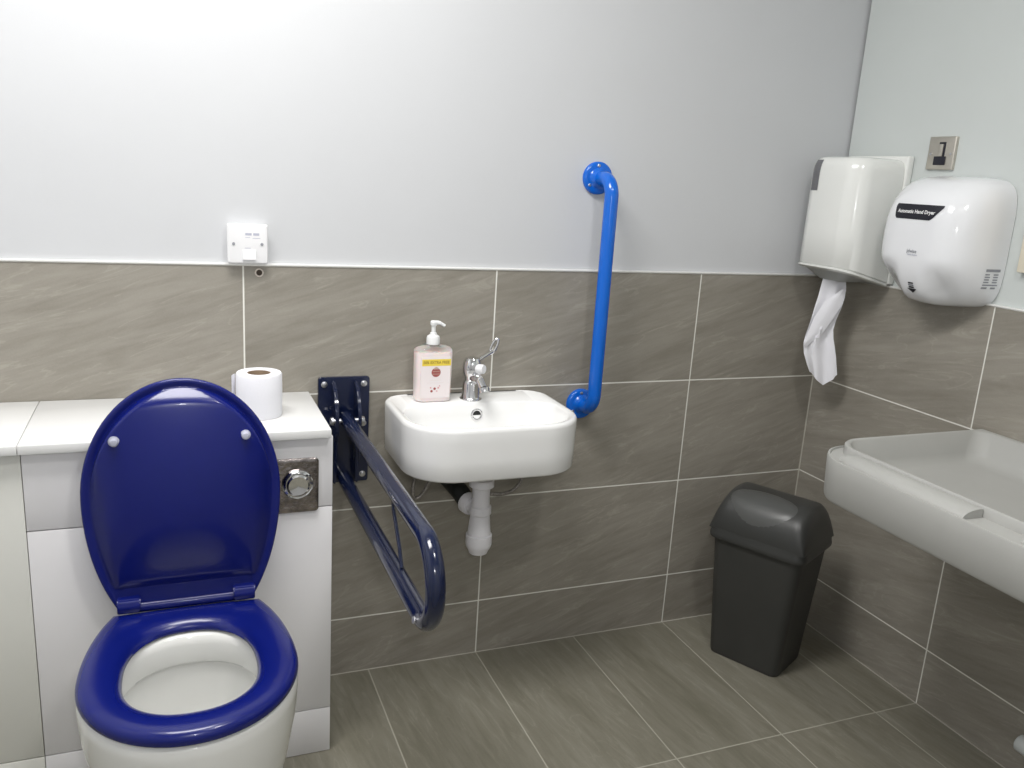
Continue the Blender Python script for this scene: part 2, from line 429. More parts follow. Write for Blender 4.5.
# lid, raised and leaning slightly back; local frame: x right, s up along the lid, n towards the viewer
LZ = .4375; LEAN = math.radians(1.3)
def lidp(x, s, n):
    return (TX+x, TY-.002-n*math.cos(LEAN)+s*math.sin(LEAN), LZ+s*math.cos(LEAN)+n*math.sin(LEAN))
def lring(d, n): return [lidp(x, s, n) for x, s in off(LID, d)]
def scaled(k, n, yc=.215):
    base = off(LID, .034)
    return [lidp(x*k, yc+(s-yc)*k, n) for x, s in base]
bm = BM()
# the inside panel is cut above the hinge strip: push ring points up away from the hinge edge
def lringp(d, n, lift):
    out = []
    for x, s in off(LID, d):
        smin = .004+lift
        out.append(lidp(x, max(s, smin), n))
    return out
INNER = off(LID, .0165)
TOPS = sorted((x, s) for x, s in INNER if s > .22)
def s_out(x):
    x = max(TOPS[0][0], min(TOPS[-1][0], x))
    for (xa, sa), (xb, sb_) in zip(TOPS, TOPS[1:]):
        if xa <= x <= xb: return sa+(sb_-sa)*((x-xa)/max(1e-9, xb-xa))
    return .22
def height(x, s):
    # moulded inside of the lid: an upward-facing crescent at the top running into a gently domed panel
    v = (s-.20)/(.26 if s > .20 else .155)
    P = .0080+.034*max(0, 1-(x/.152)**2)**.55*max(0, 1-v*v)
    so = s_out(x); st = s_out(0)
    a = min(max(0, so-s)*3.2, max(0, st-(st-so)*.30-s)*.92) if s > .22 else 1
    b = max(0, s-.040)*.75
    e = max(0, .1610*math.sqrt(max(0, 1-((s-.222)/(.2085 if s > .222 else .305))**2))-abs(x))*.9
    e += max(0, s-.25)*2.5
    t = .0016
    m = min(P, a, b, e)
    return max(.0003, m-t*math.log(sum(math.exp(-(q-m)/t) for q in (P, a, b, e)))+t*.0)
def scaledp(k, yc=.225):
    base = [(x, max(s, .040)) for x, s in INNER]
    return [lidp(x*k, yc+(s-yc)*k, height(x*k, yc+(s-yc)*k)) for x, s in base]
rings = [lring(.012, -.0155), lring(.004, -.0125), lring(.0005, -.007), lring(0, -.002), lring(.001, .0018), lring(.004, .0030), lring(.009, .0024),
         lringp(.013, .0006, .034)] + [scaledp(max(.015, 1-(q/44)**1.25)) for q in range(45)]
loft(bm, rings, True, True); lid = obj('lid', bm, M['blue_lid'], tt, angle=65)
for sx in (-1, 1):
    bm = BM(); c = Vector(lidp(sx*.1130-.002, .339, height(sx*.113, .339)-.002)); ax = Vector(lidp(0, 0, 1))-Vector(lidp(0, 0, 0))
    lathe(bm, [(.0098, 0), (.0098, .003), (.0075, .0035), (.0072, .0105), (.0055, .0128), (0, .0136)], c, ax, 24)
    obj('bumper', bm, M['print_pale'], lid)
for sx in (-1, 1):
    bm = BM(); hx = TX+sx*.1045
    loft(bm, [[(hx-.0205, TY+a, LZ+b) for a, b in HP] for HP in ([(.012, -.006), (-.016, -.006), (-.0215, .002), (-.0215, .016), (-.016, .024), (.006, .026), (.012, .02)],)] +
             [[(hx+.0205, TY+a, LZ+b) for a, b in [(.012, -.006), (-.016, -.006), (-.0215, .002), (-.0215, .016), (-.016, .024), (.006, .026), (.012, .02)]]])
    bmesh.ops.bevel(bm, geom=list(bm.edges), offset=.0025, segments=2, affect='EDGES')
    obj('hinge', bm, M['blue_lid'], tt)
bm = BM(); tube(bm, [(TX-.125, TY+.001, LZ-.001), (TX+.125, TY+.001, LZ-.001)], .011); obj('hinge_bar', bm, M['blue_lid'], tt)

# ------------------------------------------------------------------ white switched outlet on the back wall
cx, cz = .0088, 1.1055
t = thing('wall_switch', 'white plastic switched wall outlet just above the tiles on the back wall', 'switch', (cx, .008, cz))
bm = BM(); loft(bm, [[(cx+a, y, cz+b) for a, b in rrect(-h, h, -h, h, r)] for h, r, y in ((.0395, .003, .0078), (.0395, .003, -.014))]); obj('back_box', bm, M['white_plastic'], t)
bm = BM(); loft(bm, [[(cx+a, y, cz+b) for a, b in rrect(-h, h, -h, h, r)] for h, r, y in ((.0425, .003, -.0142), (.0425, .003, -.019), (.0405, .003, -.0215), (.038, .003, -.022))]); obj('face_plate', bm, M['white_plastic'], t)
for sx in (-.0295, .0295):
    bm = BM(); lathe(bm, [(.0032, 0), (.0032, .0012), (.0015, .0016), (0, .0012)], (cx+sx, -.022, cz), (0, -1, 0), 16); obj('screw', bm, M['print_grey'], t)
bm = BM()
loft(bm, [[(cx+x, -.022-y, cz+z) for x, z, y in r] for r in ([(-.011, -.034, 0), (.017, -.034, 0), (.017, -.013, 0), (-.011, -.013, 0)], [(-.0105, -.0335, .0055), (.0165, -.0335, .0055), (.0165, -.0135, .0025), (-.0105, -.0135, .0025)])])
obj('rocker', bm, M['white_plastic'], t)
for x0, x1, z0, z1 in ((-.005, .008, .0185, .0235), (.0115, .024, .0185, .0235), (-.005, .005, .0135, .0145), (.010, .026, .0120, .0132), (-.006, .006, -.0095, -.0082)):
    bm = BM(); box(bm, cx+x0, cx+x1, -.0223, -.0219, cz+z0, cz+z1); obj('print_mark', bm, M['print_pale'], t)

# ------------------------------------------------------------------ blue grab rail
GX, GZ1, GZ0, GY = .859, 1.292, .704, -.078
t = thing('grab_rail', 'bright blue vertical grab rail on the back wall right of the basin', 'grab rail', (GX, 0, 1.0))
bm = BM(); tube(bm, fillet([(GX, .006, GZ1), (GX, GY, GZ1), (GX, GY, GZ0), (GX, -.002, GZ0)], .045, 12), .0175, 28); obj('tube', bm, M['blue_grab'], t)
for z, y in ((GZ1, .008), (GZ0, 0)):
    bm = BM(); lathe(bm, [(.0405, 0.0003), (.0405, .007), (.0385, .010), (.034, .0115), (.026, .012), (.0205, .017), (.0178, .024)], (GX, y, z), (0, -1, 0), 48); fl = obj('flange', bm, M['blue_grab'], t)
    for k in range(3):
        a = PI/2+2*PI*k/3+.1; bm = BM()
        lathe(bm, [(.0042, 0), (.004, .0016), (.0022, .0026), (0, .0028)], (GX+.0305*math.cos(a), y-.0112, z+.0305*math.sin(a)), (0, -1, 0), 16); obj('screw', bm, M['screw'], fl)

# ------------------------------------------------------------------ navy drop-down support rail
RX, RZ1, RZ0, RL = .225, .703, .552, -.782
t = thing('support_rail', 'navy blue fold-down support rail between the toilet unit and the basin', 'support rail', (RX, 0, .66))
bm = BM(); pl = rrect(RX-.061, RX+.061, .533, .798, .007)
loft(bm, [[(a, y, b) for a, b in pl] for y in (-.0005, -.0075)] + [[(RX+(a-RX)*.985, -.009, .6655+(b-.6655)*.99) for a, b in pl]])
wp = obj('wall_plate', bm, M['navy'], t)
for sx in (-.047, .047):
    for z in (.781, .682, .552):
        bm = BM(); lathe(bm, [(.0075, 0), (.0075, .001), (.0055, .0015), (.005, .0045), (.002, .0052), (0, .0052)], (RX+sx, -.009, z), (0, -1, 0), 18); obj('screw', bm, M['screw'], wp)
for sx in (-1, 1):
    bm = BM(); x0 = RX+sx*.0265
    cheek = [(-.009, .79), (-.022, .788), (-.040, .776), (-.060, .752), (-.072, .722), (-.072, .690), (-.062, .668), (-.050, .650), (-.046, .60), (-.046, .545), (-.009, .538)]
    loft(bm, [[(x0-.004, a, b) for a, b in cheek], [(x0+.004, a, b) for a, b in cheek]])
    bmesh.ops.bevel(bm, geom=[e for e in bm.edges if abs(e.verts[0].co.x-e.verts[1].co.x) < .001], offset=.0025, segments=2, affect='EDGES')
    obj('bracket_cheek', bm, M['navy'], t)
bm = BM(); lathe(bm, [(.008, -.04), (.010, -.037), (.010, -.033), (.006, -.0325), (.006, .0325), (.010, .033), (.010, .037), (.008, .040)], (RX, -.052, .703), (1, 0, 0), 24); obj('pivot_bolt', bm, M['screw'], t)
bm = BM(); tube(bm, fillet([(RX, -.03, RZ1), (RX, RL, RZ1), (RX, RL, RZ0), (RX, -.012, RZ0-.004)], [.0745, .0745], 14), .0166, 26); obj('rail_loop', bm, M['navy'], t)
bm = BM(); lathe(bm, [(.0065, 0), (.006, .002), (0, .003)], (RX-.0172, -.725, RZ0+.004), (-1, 0, .2), 16); obj('stud', bm, M['screw'], t)
bm = BM(); tube(bm, fillet([(RX+.006, -.47, RZ1-.016), (RX+.006, -.478, .655), (RX+.004, -.54, .60), (RX+.004, -.56, RZ0+.016)], .012, 5), .0036, 10); obj('brace_rod', bm, M['navy'], t)

# ------------------------------------------------------------------ basin
BX0, BX1, BY, BZ, BH = .314, .738, -.312, .747, .123
t = thing('basin', 'small white wall-hung ceramic hand basin below the soap bottle', 'basin', ((BX0+BX1)/2, 0, BZ-BH))
def br(ins, z, rf=.112, rb=.055, yb=-.001, dx0=0, dx1=0, ydeck=0):
    rf = max(.01, rf-ins*.8); rb = max(.008, rb)
    return [(a, b, z) for a, b in rrect(BX0+ins+dx0, BX1-ins-dx1, BY+ins, yb-ydeck, (rb, rb, rf, rf), 10)]
bm = BM()
zb = BZ-BH
rings = [br(.05, zb+.001), br(.010, zb), br(.005, zb+.0015), br(.002, zb+.006), br(.001, zb+.05), br(.0004, zb+.09), br(0, BZ-.010), br(.001, BZ-.004), br(.005, BZ),
         br(.011, BZ), br(.014, BZ-.0015), br(.017, BZ-.002, ydeck=.092, rb=.06), br(.020, BZ-.006, ydeck=.096, rb=.06), br(.026, BZ-.03, ydeck=.100, rb=.06), br(.034, BZ-.06, ydeck=.106, rb=.055),
         br(.052, BZ-.083, ydeck=.118, rb=.05), br(.085, BZ-.094, ydeck=.135, rb=.04)]
# keep the deck flat at the back: the ring before the bowl stays at the wall
loft(bm, rings, True, True); obj('bowl', bm, M['basin'], t, angle=50)
oc = ((BX0+BX1)/2+.003, -.1005, BZ-.030)
bm = BM(); lathe(bm, [(.0095, -.002), (.0150, 0), (.0150, .003), (.0125, .0045), (.0100, .003), (.0095, .0005)], oc, (0, -1, .12), 30, cap0=False, cap1=False); ov = obj('overflow_ring', bm, M['chrome'], t)
bm = BM(); lathe(bm, [(.0098, .0006), (0, .0006)], oc, (0, -1, .12), 24, cap0=False); obj('overflow_hole', bm, M['rubber'], ov)
bm = BM(); lathe(bm, [(.026, 0), (.028, .002), (.024, .004), (.012, .0035), (0, .003)], ((BX0+BX1)/2+.005, -.19, BZ-.094), (0, 0, 1), 30); obj('drain', bm, M['chrome'], t)

# tap
px, py = .5275, -.057
t = thing('basin_tap', 'chrome mixer tap with a long lever on the back of the basin', 'tap', (px, py, BZ-.002))
zt = BZ-.0018
bm = BM(); lathe(bm, [(.0275, 0), (.0275, .002), (.0245, .004), (.0225, .008), (.0215, .040), (.0195, .047), (.017, .050), (.018, .056), (.0225, .064), (.0235, .078), (.0225, .094), (.017, .1035), (.008, .106), (0, .106)], (px, py, zt), seg=36); obj('body', bm, M['chrome'], t)
bm = BM(); tube(bm, fillet([(px, py-.005, zt+.056), (px+.006, py-.044, zt+.058), (px+.008, py-.066, zt+.042)], .018, 6), [.0120]*2+[.0112]*5+[.0108]*2, 20)
lathe(bm, [(.0118, 0), (.0122, .005), (.0118, .011), (.0090, .011), (.0085, .008)], (px+.0085, py-.0675, zt+.045), (.1, -.35, -.9), 24); obj('spout', bm, M['chrome'], t)
bm = BM(); lathe(bm, [(.0085, 0), (.0115, .003), (.0120, .016), (.0105, .021), (0, .022)], (px+.006, py-.016, zt+.080), (.60, -.78, .05), 24); obj('cap_button', bm, M['white_plastic'], t)
bm = BM(); tube(bm, fillet([(px+.008, py+.002, zt+.090), (px+.028, py+.012, zt+.100), (px+.060, py+.028, zt+.112)], .02, 5), [.0055]*4+[.0045]*4, 14); lv = obj('lever', bm, M['chrome'], t)
# flattened loop at the end of the lever
bm = BM(); lp = []
for k in range(28):
    a = 2*PI*k/28; u = .0210*math.cos(a); w = .0060*math.sin(a)
    lp.append((px+.0660+u*.40+w*.9, py+.030+u*.0+w*-.3, zt+.1250+u*.9-w*.35))
lp.append(lp[0]); lp.append(lp[1]); tube(bm, lp, .0036, 10, caps=False); obj('lever_loop', bm, M['chrome'], lv)

# bottle trap
wx, wy = .530, -.16
t = thing('bottle_trap', 'white plastic bottle trap hanging under the basin', 'waste trap', (wx, wy, .378))
bm = BM(); lathe(bm, [(.016, .2478), (.018, .198), (.030, .196), (.0305, .178), (.022, .173), (.0212, .150), (.0225, .128), (.0265, .125), (.027, .108), (.0235, .104), (.0255, .085), (.0280, .062), (.0285, .054)], (wx, wy, .378), seg=36); obj('trap_body', bm, M['pipe_white'], t)
bm = BM(); lathe(bm, [(.0280, .0535), (.0320, .052), (.0325, .028), (.0305, .021), (.0245, .010), (.0225, .004), (.020, .003)], (wx, wy, .378), seg=36); obj('trap_cap', bm, M['pipe_white'], t)
d = Vector((-.34, .93, .10)).normalized(); p0 = Vector((wx, wy, .490))
bm = BM(); tube(bm, [p0+d*.015, p0+d*.05], .019, 24); lathe(bm, [(.0245, 0), (.0265, .004), (.0265, .022), (.023, .026)], p0+d*.032, d, 28); obj('outlet_nut', bm, M['pipe_white'], t)
bm = BM(); q0 = p0+d*.05; tube(bm, fillet([q0, q0+Vector((-.012, .030, .020)), (q0.x-.018, -.0015, q0.z+.026)], .012, 6), .0225, 24); obj('outlet_elbow', bm, M['rubber'], t)
# water hoses
for lab, pts in (('thin grey flexible hose looping under the basin left of the waste trap', [(.462, -.04, BZ-BH-.001), (.440, -.035, .535), (.418, -.03, .490), (.400, -.028, .485), (.398, -.025, .515), (.412, -.02, .56), (.43, -.012, .60), (.43, -.0015, .612)]),
                 ('thin grey flexible hose looping under the basin right of the waste trap', [(.560, -.04, BZ-BH-.001), (.568, -.038, .53), (.590, -.034, .487), (.630, -.03, .474), (.672, -.026, .482), (.695, -.022, .515), (.69, -.012, .58), (.68, -.0015, .60)])):
    v = [Vector(p) for p in pts]; sm = []
    for i in range(len(v)-1):
        a, b, c, e = v[max(0, i-1)], v[i], v[i+1], v[min(len(v)-1, i+2)]
        for k in range(6):
            s = k/6; sm.append(.5*((2*b)+(c-a)*s+(2*a-5*b+4*c-e)*s*s+(3*b-a-3*c+e)*s**3))
    sm.append(v[-1]); bm = BM(); tube(bm, sm, .0050, 10); tag(obj('water_hose', bm, M['hose'], loc=pts[0]), lab, 'hose')

# ------------------------------------------------------------------ soap pump bottle
sx, sy, sz = .4285, -.052, BZ-.0018
t = thing('soap_bottle', 'pink liquid soap pump bottle with yellow label band on the basin', 'soap bottle', (sx, sy, sz))
def sb(hw, hd, z, r=.017): return [(sx+a, sy+b, sz+z) for a, b in rrect(-hw, hw, -hd, hd, min(r, hd*.95), 7)]
bm = BM(); loft(bm, [sb(.038, .020, .0), sb(.0425, .0235, .003), sb(.0435, .0245, .010), sb(.0445, .025, .06), sb(.0450, .025, .1165), sb(.0447, .0248, .121), sb(.043, .0235, .1225)])
body = obj('bottle_body', bm, M['soap'], t)
bm = BM(); loft(bm, [sb(.0448, .0249, .1215), sb(.0442, .0245, .126), sb(.040, .022, .132), sb(.030, .018, .136, .016), sb(.0155, .0145, .1385, .0138), sb(.0145, .0140, .141, .0135)]); obj('shoulder', bm, M['clear'], t)
bm = BM(); lathe(bm, [(.0135, 0), (.0158, .001), (.0162, .015), (.0145, .020), (.0085, .0235), (.0075, .028), (.0052, .029), (.0050, .045), (.0075, .046), (.0085, .049), (.0085, .054), (.006, .056), (0, .0565)], (sx-.0015, sy, sz+.138), seg=30); pm = obj('pump', bm, M['pump'], t)
bm = BM(); tube(bm, fillet([(sx-.008, sy, sz+.1905), (sx+.012, sy-.004, sz+.1905), (sx+.0245, sy-.006, sz+.183)], .012, 6), [.0052]*2+[.0046]*4+[.0038]*3, 14); obj('nozzle', bm, M['pump'], pm)
yf = sy-.0254
bm = BM(); box(bm, sx-.036, sx+.036, yf-.0004, yf+.002, sz+.012, sz+.112, 0); lb = obj('label', bm, M['soap_label'], t)
bm = BM(); box(bm, sx-.034, sx+.037, yf-.0008, yf+.002, sz+.0905, sz+.1065, 0); yl = obj('label_band', bm, M['yellow'], lb)
obj('label_text', text_bm('50% EXTRA FREE', .0092, lambda a, b: (sx+.001+a*.95, yf-.0011, sz+.0985+b), .0004), M['yellow_ink'], yl, recalc=False)
bm = BM(); lathe(bm, [(.0112, 0), (.0112, .0006), (0, .0006)], (sx+.001, yf-.0003, sz+.0745), (0, -1, 0), 32); em = obj('label_emblem', bm, M['maroon'], lb)
bm = BM(); poly_prism(bm, [(-.007, .0075), (.007, .0075), (.0045, .0115), (0, .0135), (-.0045, .0115)], lambda a, b, d: (sx+.001+a, yf-.0010-d, sz+.0745+b), .0003); obj('emblem_crest', bm, M['tan'], em)
for dz, w in ((.0025, .0085), (-.004, .0095)):
    bm = BM(); box(bm, sx+.001-w, sx+.001+w, yf-.0012, yf-.0009, sz+.0745+dz-.0006, sz+.0745+dz+.0006); obj('emblem_line', bm, M['tan'], em)
for dz, w in ((.0555, .014), (.049, .020)):
    bm = BM(); box(bm, sx-w, sx+w, yf-.0007, yf+.001, sz+dz-.0008, sz+dz+.0008); obj('label_line', bm, M['soap'], lb)
for dx, dz, r, m in ((-.0085, .0285, .0032, 'maroon'), (-.001, .0345, .0033, 'maroon'), (-.011, .037, .002, 'pinkink'), (.008, .0365, .0024, 'pinkink'), (.0045, .0285, .0019, 'pinkink'), (.011, .041, .0017, 'pinkink')):
    bm = BM(); lathe(bm, [(r, 0), (r*.9, .0006), (0, .0006)], (sx+dx, yf-.0003, sz+dz), (0, -1, 0), 14); obj('label_flower', bm, M[m], lb)

# ------------------------------------------------------------------ paper towel dispenser (right wall)
DX, DY0, DY1, DZ0, DZ1 = 1.474, -.236, -.030, 1.098, 1.384
t = thing('towel_dispenser', 'white folded paper towel dispenser in the wall corner, left of the hand dryer', 'towel dispenser', (C, -.133, DZ0))
bm = BM(); box(bm, C-.014, C+.0075, -.239, -.026, 1.064, 1.397, .005, 3); obj('back_plate', bm, M['disp'], t)
def zlow(x, lift=0): return DZ0+lift-(x-DX)/(C-DX)*.040
def dr(ins, z=None, lift=0, rf=.050):
    pts = rrect(DX+ins, C-.0135, DY0+ins, DY1-ins, (.004, rf-ins*.5, rf-ins*.5, .004), 12)
    def bow(x, y): return x-.010*max(0, 1-((y-(DY0+DY1)/2)/.075)**2)*max(0, 1-(x-DX)/.03) if x < DX+.03 else x
    return [(bow(a, b), b, (z if z is not None else zlow(a, lift))) for a, b in pts]
bm = BM(); loft(bm, [dr(.004, lift=.0055), dr(0, lift=.009), dr(.001, 1.20), dr(.002, 1.345), dr(.004, 1.363), dr(.009, 1.377), dr(.017, 1.384), dr(.032, 1.387)]); obj('cover', bm, M['disp'], t, angle=50)
bm = BM(); loft(bm, [dr(.004, lift=-.004), dr(-.0015, lift=-.001), dr(-.0015, lift=.0045), dr(.003, lift=.0055)], True, True); obj('base_lip', bm, M['disp'], t)
# tapered grey chute below
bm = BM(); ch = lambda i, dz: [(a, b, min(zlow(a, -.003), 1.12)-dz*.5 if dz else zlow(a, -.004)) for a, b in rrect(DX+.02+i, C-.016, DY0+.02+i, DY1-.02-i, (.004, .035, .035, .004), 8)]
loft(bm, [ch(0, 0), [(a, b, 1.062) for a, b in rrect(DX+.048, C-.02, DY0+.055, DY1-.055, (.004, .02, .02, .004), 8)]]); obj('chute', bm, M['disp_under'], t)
# level window: dark strip on the front corner near the wall corner
tmp = BM(); loft(tmp, [dr(0, lift=.009), dr(.001, 1.20), dr(.002, 1.345), dr(.004, 1.363), dr(.009, 1.377), dr(.017, 1.384), dr(.032, 1.387)]); bvh = BVHTree.FromBMesh(tmp)
bm = BM(); rows = []
for i in range(14):
    z = 1.297+i*(1.3775-1.297)/13; row = []
    for k in range(7):
        y = -.060-.036*k/6
        hit = bvh.ray_cast(Vector((1.2, y, z)), Vector((1, 0, 0)))
        row.append(bm.verts.new(hit[0]-Vector((.0008, 0, 0))))
    rows.append(row)
for r0, r1 in zip(rows, rows[1:]):
    for k in range(6): bm.faces.new((r0[k], r0[k+1], r1[k+1], r1[k]))
obj('level_window', bm, M['grey_window'], t, angle=60)
tmp.free()

# paper towel hanging from the dispenser
pts = {'a': (1.521, -.112, 1.066), 'b': (1.565, -.154, 1.064), 'c': (1.567, -.156, 1.01), 'd': (1.552, -.142, .938), 'e': (1.564, -.153, .883), 'f': (1.576, -.164, .788), 'g': (1.55, -.14, .759), 'h': (1.527, -.118, .793), 'i': (1.503, -.096, .887), 'k': (1.514, -.105, .955)}
nv = Vector((-.69, -.73, 0))
bm = BM(); rows = []
RW = [  # z, left x, right x offset fractions along the facing line (d), fold depths
    (1.066, .000, .058, 0), (1.045, -.003, .062, .2), (1.015, -.006, .063, .5), (.985, -.011, .058, .8), (.955, -.015, .050, .9), (.925, -.020, .046, 1), (.900, -.025, .050, 1), (.880, -.027, .056, .9), (.850, -.022, .064, .8), (.820, -.010, .070, .8), (.797, .001, .074, .8)]
dirp = Vector((.727, -.686, 0)); base = Vector((1.521, -.112, 0)); nc = 18
for ri, (z, l, r, f) in enumerate(RW):
    row = []
    for k in range(nc+1):
        u = k/nc
        ridge = .42+.22*math.sin(ri*.55)
        dep = (.014*(1-min(1, abs(u-ridge)/.30)) + .007*math.sin(u*11+ri*.45)*(1-u*.3))*f + .004*math.sin(u*PI)
        zz = z
        if ri == len(RW)-1: zz = z-.032*(1-min(1, abs(u-.55)/.5)) + (.006 if u > .9 else 0)
        row.append(bm.verts.new(base+dirp*(l+(r-l)*u)+nv*dep+Vector((0, 0, zz))))
    rows.append(row)
for r0, r1 in zip(rows, rows[1:]):
    for k in range(nc): bm.faces.new((r0[k], r0[k+1], r1[k+1], r1[k]))
# folded-over flap in front
fl = [(1.040, .052, .063), (1.00, .012, .060), (.955, -.008, .040), (.915, -.018, .020), (.888, -.026, -.020)]
vs = []
for i, (z, l, r) in enumerate(fl):
    vs.append([bm.verts.new(base+dirp*(l+(r-l)*u)+nv*(.019+.004*math.sin(u*4))+Vector((0, 0, z-(.02*u if i == 4 else 0)))) for u in (0, .25, .5, .75, 1)])
for r0, r1 in zip(vs, vs[1:]):
    for k in range(4): bm.faces.new((r0[k], r0[k+1], r1[k+1], r1[k]))
tag(obj('paper_towel', bm, M['paper'], loc=(1.545, -.135, 1.06), angle=22), 'crumpled white paper towel hanging out of the dispenser', 'paper towel')

# ------------------------------------------------------------------ hand dryer (right wall)
HY, HZ, HW, HH, HD = -.4190, 1.1965, .1365, .1525, .152
t = thing('hand_dryer', 'glossy white automatic hand dryer with black name badge on the right wall', 'hand dryer', (C, HY, HZ))
def sq(ux, uz, n):  # superellipse angle mapping
    return ux, uz
bm = BM(); rings = []; nseg = 96; K = 30
for k in range(K+1):
    ph = PI/2*k/K
    s = max(.02, math.cos(ph)**.50) if k < K else .02; dep = math.sin(ph)**.62
    ring_ = []
    for i in range(nseg):
        a = 2*PI*i/nseg; e = 2/(5.0-2.2*min(1, k/16))
        u = math.copysign(abs(math.cos(a))**e, math.cos(a)); v = math.copysign(abs(math.sin(a))**e, math.sin(a))
        uu, vv = u*s, v*s
        d = dep
        # hollow either side of the nozzle at the bottom, softened top
        lowf = max(0., min(1., (-.28-vv)/.62)); lowf = lowf*lowf*(3-2*lowf)
        side = min(1., max(0., (abs(uu+.02)-.16)/.42)); side = side*side*(3-2*side)
        d *= 1-(.30 if uu > 0 else .20)*lowf*side-.05*lowf
        upf = max(0., (vv-.35)/.65); d *= 1-.12*upf*upf
        ring_.append((C+.006-(HD+.006)*d, HY+uu*HW, HZ+vv*HH-.010*lowf*(1-side)*dep))
    rings.append(ring_)
loft(bm, rings, True, True); bmesh.ops.recalc_face_normals(bm, faces=bm.faces)
bv = BVHTree.FromBMesh(bm); sh = obj('casing', bm, M['dryer'], t, angle=75)
def snapx(y, z, o=.0006):
    h = bv.ray_cast(Vector((1.2, y, z)), Vector((1, 0, 0)))
    return Vector(((h[0].x if h[0] else C)-o, y, z))
def grid_poly(bm, inside_rows, o):
    rows = []
    for z, ya, yb_, n in inside_rows:
        rows.append([bm.verts.new(snapx(ya+(yb_-ya)*i/n, z, o)) for i in range(n+1)])
    for r0, r1 in zip(rows, rows[1:]):
        for i in range(len(r0)-1): bm.faces.new((r0[i], r0[i+1], r1[i+1], r1[i]))
# badge: black trapezium, wider at the top (y decreases to the right as seen)
BYc, BZ0, BZ1 = HY-.001, 1.2430, 1.2780
bm = BM(); rws = []
for i in range(9):
    f = i/8; z = BZ0+(BZ1-BZ0)*f
    rnd = .004*((2*f-1)**6)
    rws.append((z, BYc+.0620+.007*f-rnd, BYc-.045-.028*f+rnd, 24))
grid_poly(bm, rws, .0012); bd = obj('badge', bm, M['black'], t, angle=60)
def dt(yc, zc, o): return lambda a, b: snapx(yc-a, zc+b, o)
obj('badge_text', text_bm('Automatic Hand Dryer', .0115, dt(BYc+.002, 1.2605, .0020), .00035), M['white_print'], bd, recalc=False)
obj('maker_mark', text_bm('jdwise', .0115, dt(HY-.008, 1.1690, .0012), .0002), M['print_grey'], t, recalc=False)
obj('maker_subtitle', text_bm('hand dryers', .0060, dt(HY-.011, 1.1610, .0012), .0001), M['print_pale'], t, recalc=False)
# arrow and stacked squares over the outlet
bm = BM(); az, ay = 1.0800, HY-.009
grid_poly(bm, [(az-.010, ay+.0004, ay-.0004, 2), (az, ay+.0135, ay-.0135, 2)], .0014); ar = obj('outlet_arrow', bm, M['black'], t)
for k, (zz, w) in enumerate(((az+.0035, .0075), (az+.0085, .0080), (az+.0135, .0075))):
    bm = BM(); grid_poly(bm, [(zz-.0017, ay+w, ay-w, 2), (zz+.0017, ay+w, ay-w, 2)], .0014); obj('outlet_stripe', bm, M['black' if k != 1 else 'print_grey'], ar)
# rating sticker on the near side, low by the wall
def snapy(x, z, o):
    h = bv.ray_cast(Vector((x, -1.0, z)), Vector((0, 1, 0)))
    return Vector((x, (h[0].y if h[0] else HY-HW)-o, z))
RS = [(0, .0060, 1), (-.0095, .003, .30), (-.0155, .003, .35), (-.0215, .003, .32), (-.0275, .003, .34), (-.034, .003, 1), (-.041, .004, .35)]
first = True
for i, (dz, hgt, frac) in enumerate(RS):
    segs = [(1.588, 1.588+.044*frac)] if frac >= 1 else [(1.588, 1.588+.044*frac), (1.613, 1.613+.015)]
    bm = BM()
    for x0, x1 in segs:
        z = 1.1400+dz; q = [[bm.verts.new(snapy(x0+(x1-x0)*k/3, z+s, .0008)) for k in range(4)] for s in (-hgt/2, hgt/2)]
        for k in range(3): bm.faces.new((q[0][k], q[0][k+1], q[1][k+1], q[1][k]))
    obj('rating_print', bm, M['print_grey'], t)

# ------------------------------------------------------------------ steel fused switch above the dryer
qy, qz, qh = -.3235, 1.4045, .0400
t = thing('fused_switch', 'square brushed steel fused switch above the hand dryer', 'switch', (C, qy, qz))
bm = BM(); loft(bm, [[(x, qy+a, qz+b) for a, b in rrect(-h, h, -h, h, .002, 3)] for h, x in ((qh, C+.0078), (qh, C+.001), (qh-.001, C-.0005), (qh-.003, C-.0012))]); obj('face_plate', bm, M['steel'], t)
def fbox(name, y0, y1, z0, z1, x, m):
    bm = BM(); box(bm, C-x, C, qy+y0, qy+y1, qz+z0, qz+z1, .0008); obj(name, bm, M[m], t)
fbox('fuse_holder', -.0175, .0165, -.029, -.008, .0042, 'black')
fbox('rocker_frame', -.012, .0075, -.009, .0265, .0022, 'black')
fbox('rocker', -.0065, .0062, -.008, .0215, .0048, 'steel')
for s in (-.030, .030):
    bm = BM(); lathe(bm, [(.0035, 0), (.0033, .001), (0, .0012)], (C-.0012, qy+s, qz-.002), (-1, 0, 0), 14); obj('screw', bm, M['screw'], t)

# cream panel at the right edge of the photo
bm = BM(); box(bm, C-.012, C+.0078, -.90, -.597, 1.1425, 1.46, .003); tag(obj('wall_panel', bm, M['cream'], loc=(C, -.75, 1.3)), 'cream panel on the right wall beyond the hand dryer, cut by the frame', 'panel')

# ------------------------------------------------------------------ swing bin
ba = -1.092
bt = thing('swing_bin', 'black plastic swing-top bin on the floor in the corner', 'bin', (1.368, -.226, 0), ba)
def bl(hw, hd, z, r): return [(a, b, z) for a, b in rrect(-hw, hw, -hd, hd, r, 8)]
bm = BM()
loft(bm, [bl(.094, .078, .002, .018), bl(.101, .084, .001, .022), bl(.103, .086, .008, .024), bl(.1265, .101, .345, .028), bl(.1285, .1025, .372, .028)]); obj('body', bm, M['bin'], bt, local=True, angle=50)
